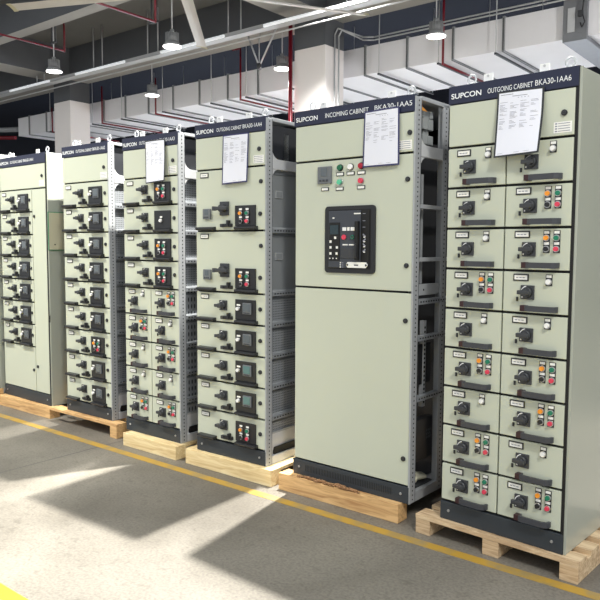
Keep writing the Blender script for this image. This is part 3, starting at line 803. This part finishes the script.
pipe([(-10.5, 8.9, 6.5), (-10.5, 8.9, 6.15), (-10.26, 8.9, 6.15), (-10.26, 8.9, 4.96), (-10.26, 11.4, 4.96)], .022, 'red sprinkler pipe dropping past the duct near the middle, with a jog')
drop(-13.35, 5.9, 'red sprinkler pipe dropping past the duct beside the second lamp')
drop(-15.7, 6.0, 'red sprinkler pipe dropping past the duct just right of the left column')
drop(-18.25, 5.7, 'red sprinkler pipe dropping past the duct left of the left column')
pipe([(-24, 8.4, 5.25), (-20.5, 8.95, 5.0)], .06, 'thick red pipe at the left edge ending at the duct')
pipe([(-24, 8.9, 5.55), (-20.6, 9.1, 5.3)], .08, 'grey insulated pipe at the left edge above the red pipe', 'pipe', zinc, 'insulated_pipe')
b = MB(); a_ = (-8.81, 7.95, 5.32)
b.path([(-9.16, 7.95, 6.06), a_, (-8.30, 7.95, 6.06)], .018, rodm); b.cyl((a_[0], 7.95, 5.26), (a_[0], 7.95, 5.38), .05, darkrod, n=10); b.cyl(a_, (a_[0], 7.95, 6.06), .010, rodm)
thing('pipe_brace', 'V-shaped steel brace hanging under the tray in the middle', 'bracket', me=b)
b = MB(); 
for dx in (0, .14): b.cyl((-12.75+dx, 5.5, 5.95), (-12.75+dx, 5.5, 6.9), .018, darkrod, n=8)
b.box(-12.78, -12.58, 5.47, 5.53, 5.92, 5.95, darkrod); thing('pipe_hanger', 'dark twin-rod pipe hanger at the top left near the beam', 'hanger', me=b)
b = MB()
for dx in (0, .14): b.cyl((-9.0+dx, 5.2, 5.6), (-9.0+dx, 5.2, 6.2), .018, darkrod, n=8)
b.box(-9.03, -8.83, 5.17, 5.23, 5.57, 5.6, darkrod); thing('pipe_hanger', 'dark twin-rod pipe hanger at the top centre-left by the thin red pipe', 'hanger', me=b)

FX, FY, FZ = -5.61, 2.94, 4.8
fan = thing('ceiling_fan', 'large pale industrial ceiling fan whose two blades enter at the top', 'ceiling fan', (FX, FY, FZ), math.radians(59.6))
b = MB(); b.cyl((0, 0, -.06), (0, 0, .12), .17, lampm, n=28); b.cyl((0, 0, .12), (0, 0, .3), .14, lampm, n=20); b.cyl((0, 0, .3), (0, 0, 2.2), .04, rodm, n=12); add('hub', b, fan)
bm_ = MB(); prof = [(-.085, -.024), (-.05, -.012), (0, .002), (.05, .009), (.085, .011), (.05, .018), (0, .018), (-.05, .004)]
bm_.prism([(y_, z_) for y_, z_ in prof], 'x', .12, 2.56, fanm); bm_.prism([(y_*1.12, z_*1.3) for y_, z_ in prof], 'x', 2.56, 2.63, fant); blade = bm_.mesh('blade')
for k in range(5): add('blade', blade, fan, (0, 0, 0), 2*PI*k/5)

# ------------------------------------------------------------ light
w = bpy.data.worlds.new('hall_daylight'); scn.world = w; w.use_nodes = True
nt = w.node_tree; bg = nt.nodes['Background']; bg.inputs[0].default_value = (.93, .97, 1, 1); bg.inputs[1].default_value = .9
spot('front_light', (-5.6, -3.4, 6.6), 2300, 84, .8, .10, (math.radians(22), 0, 0), (1, .97, .88))
spot('front_light', (3.6, -3.6, 6.0), 1150, 110, .6, .5, (math.radians(35), 0, math.radians(45)), (1, .99, .95))  # added fill that brightens the right-facing cabinet sides, not a known lamp
spot('rear_light', (-1.58, 1.6, 6.0), 6800, 110, .4, .06, (math.radians(-30), 0, 0), (1, .97, .9))

spot('rear_light', (-6.0, 6.4, 6.6), 2500, 100, .5, .25, (0, 0, 0), (1, .98, .95))  # added fill on the rear floor, its bounce lifts the duct underside
spot('side_hall_light', (3.0, 6.2, 5.0), 750, 150, .5, .2, (math.radians(50), 0, math.radians(-20+90)), (1, .99, .97))
spot('rear_light', (-4.0, 1.75, 6.1), 1900, 75, .6, .12, (math.radians(-30), 0, 0), (1, .97, .9))
cam = bpy.data.cameras.new('camera'); co = bpy.data.objects.new('camera', cam); COL.objects.link(co); scn.camera = co
cam.sensor_width = 36; cam.lens = 36*694.4/600; cam.clip_end = 100
yaw, pitch, roll = -.6733, -.0792, .0046
fw = Vector((math.sin(yaw)*math.cos(pitch), math.cos(yaw)*math.cos(pitch), math.sin(pitch)))
r = Vector((math.cos(yaw), -math.sin(yaw), 0)); u = r.cross(fw)
r2 = r*math.cos(roll)+u*math.sin(roll); u2 = u*math.cos(roll)-r*math.sin(roll)
M = Matrix((r2, u2, -fw)).transposed().to_4x4(); M.translation = Vector((1.366, -3.371, 1.5193)); co.matrix_world = M
scn.view_settings.view_transform = 'Standard'; scn.view_settings.look = 'None'; scn.view_settings.gamma = 1
scn.view_settings.use_curve_mapping = False; scn.view_settings.exposure = 0.0
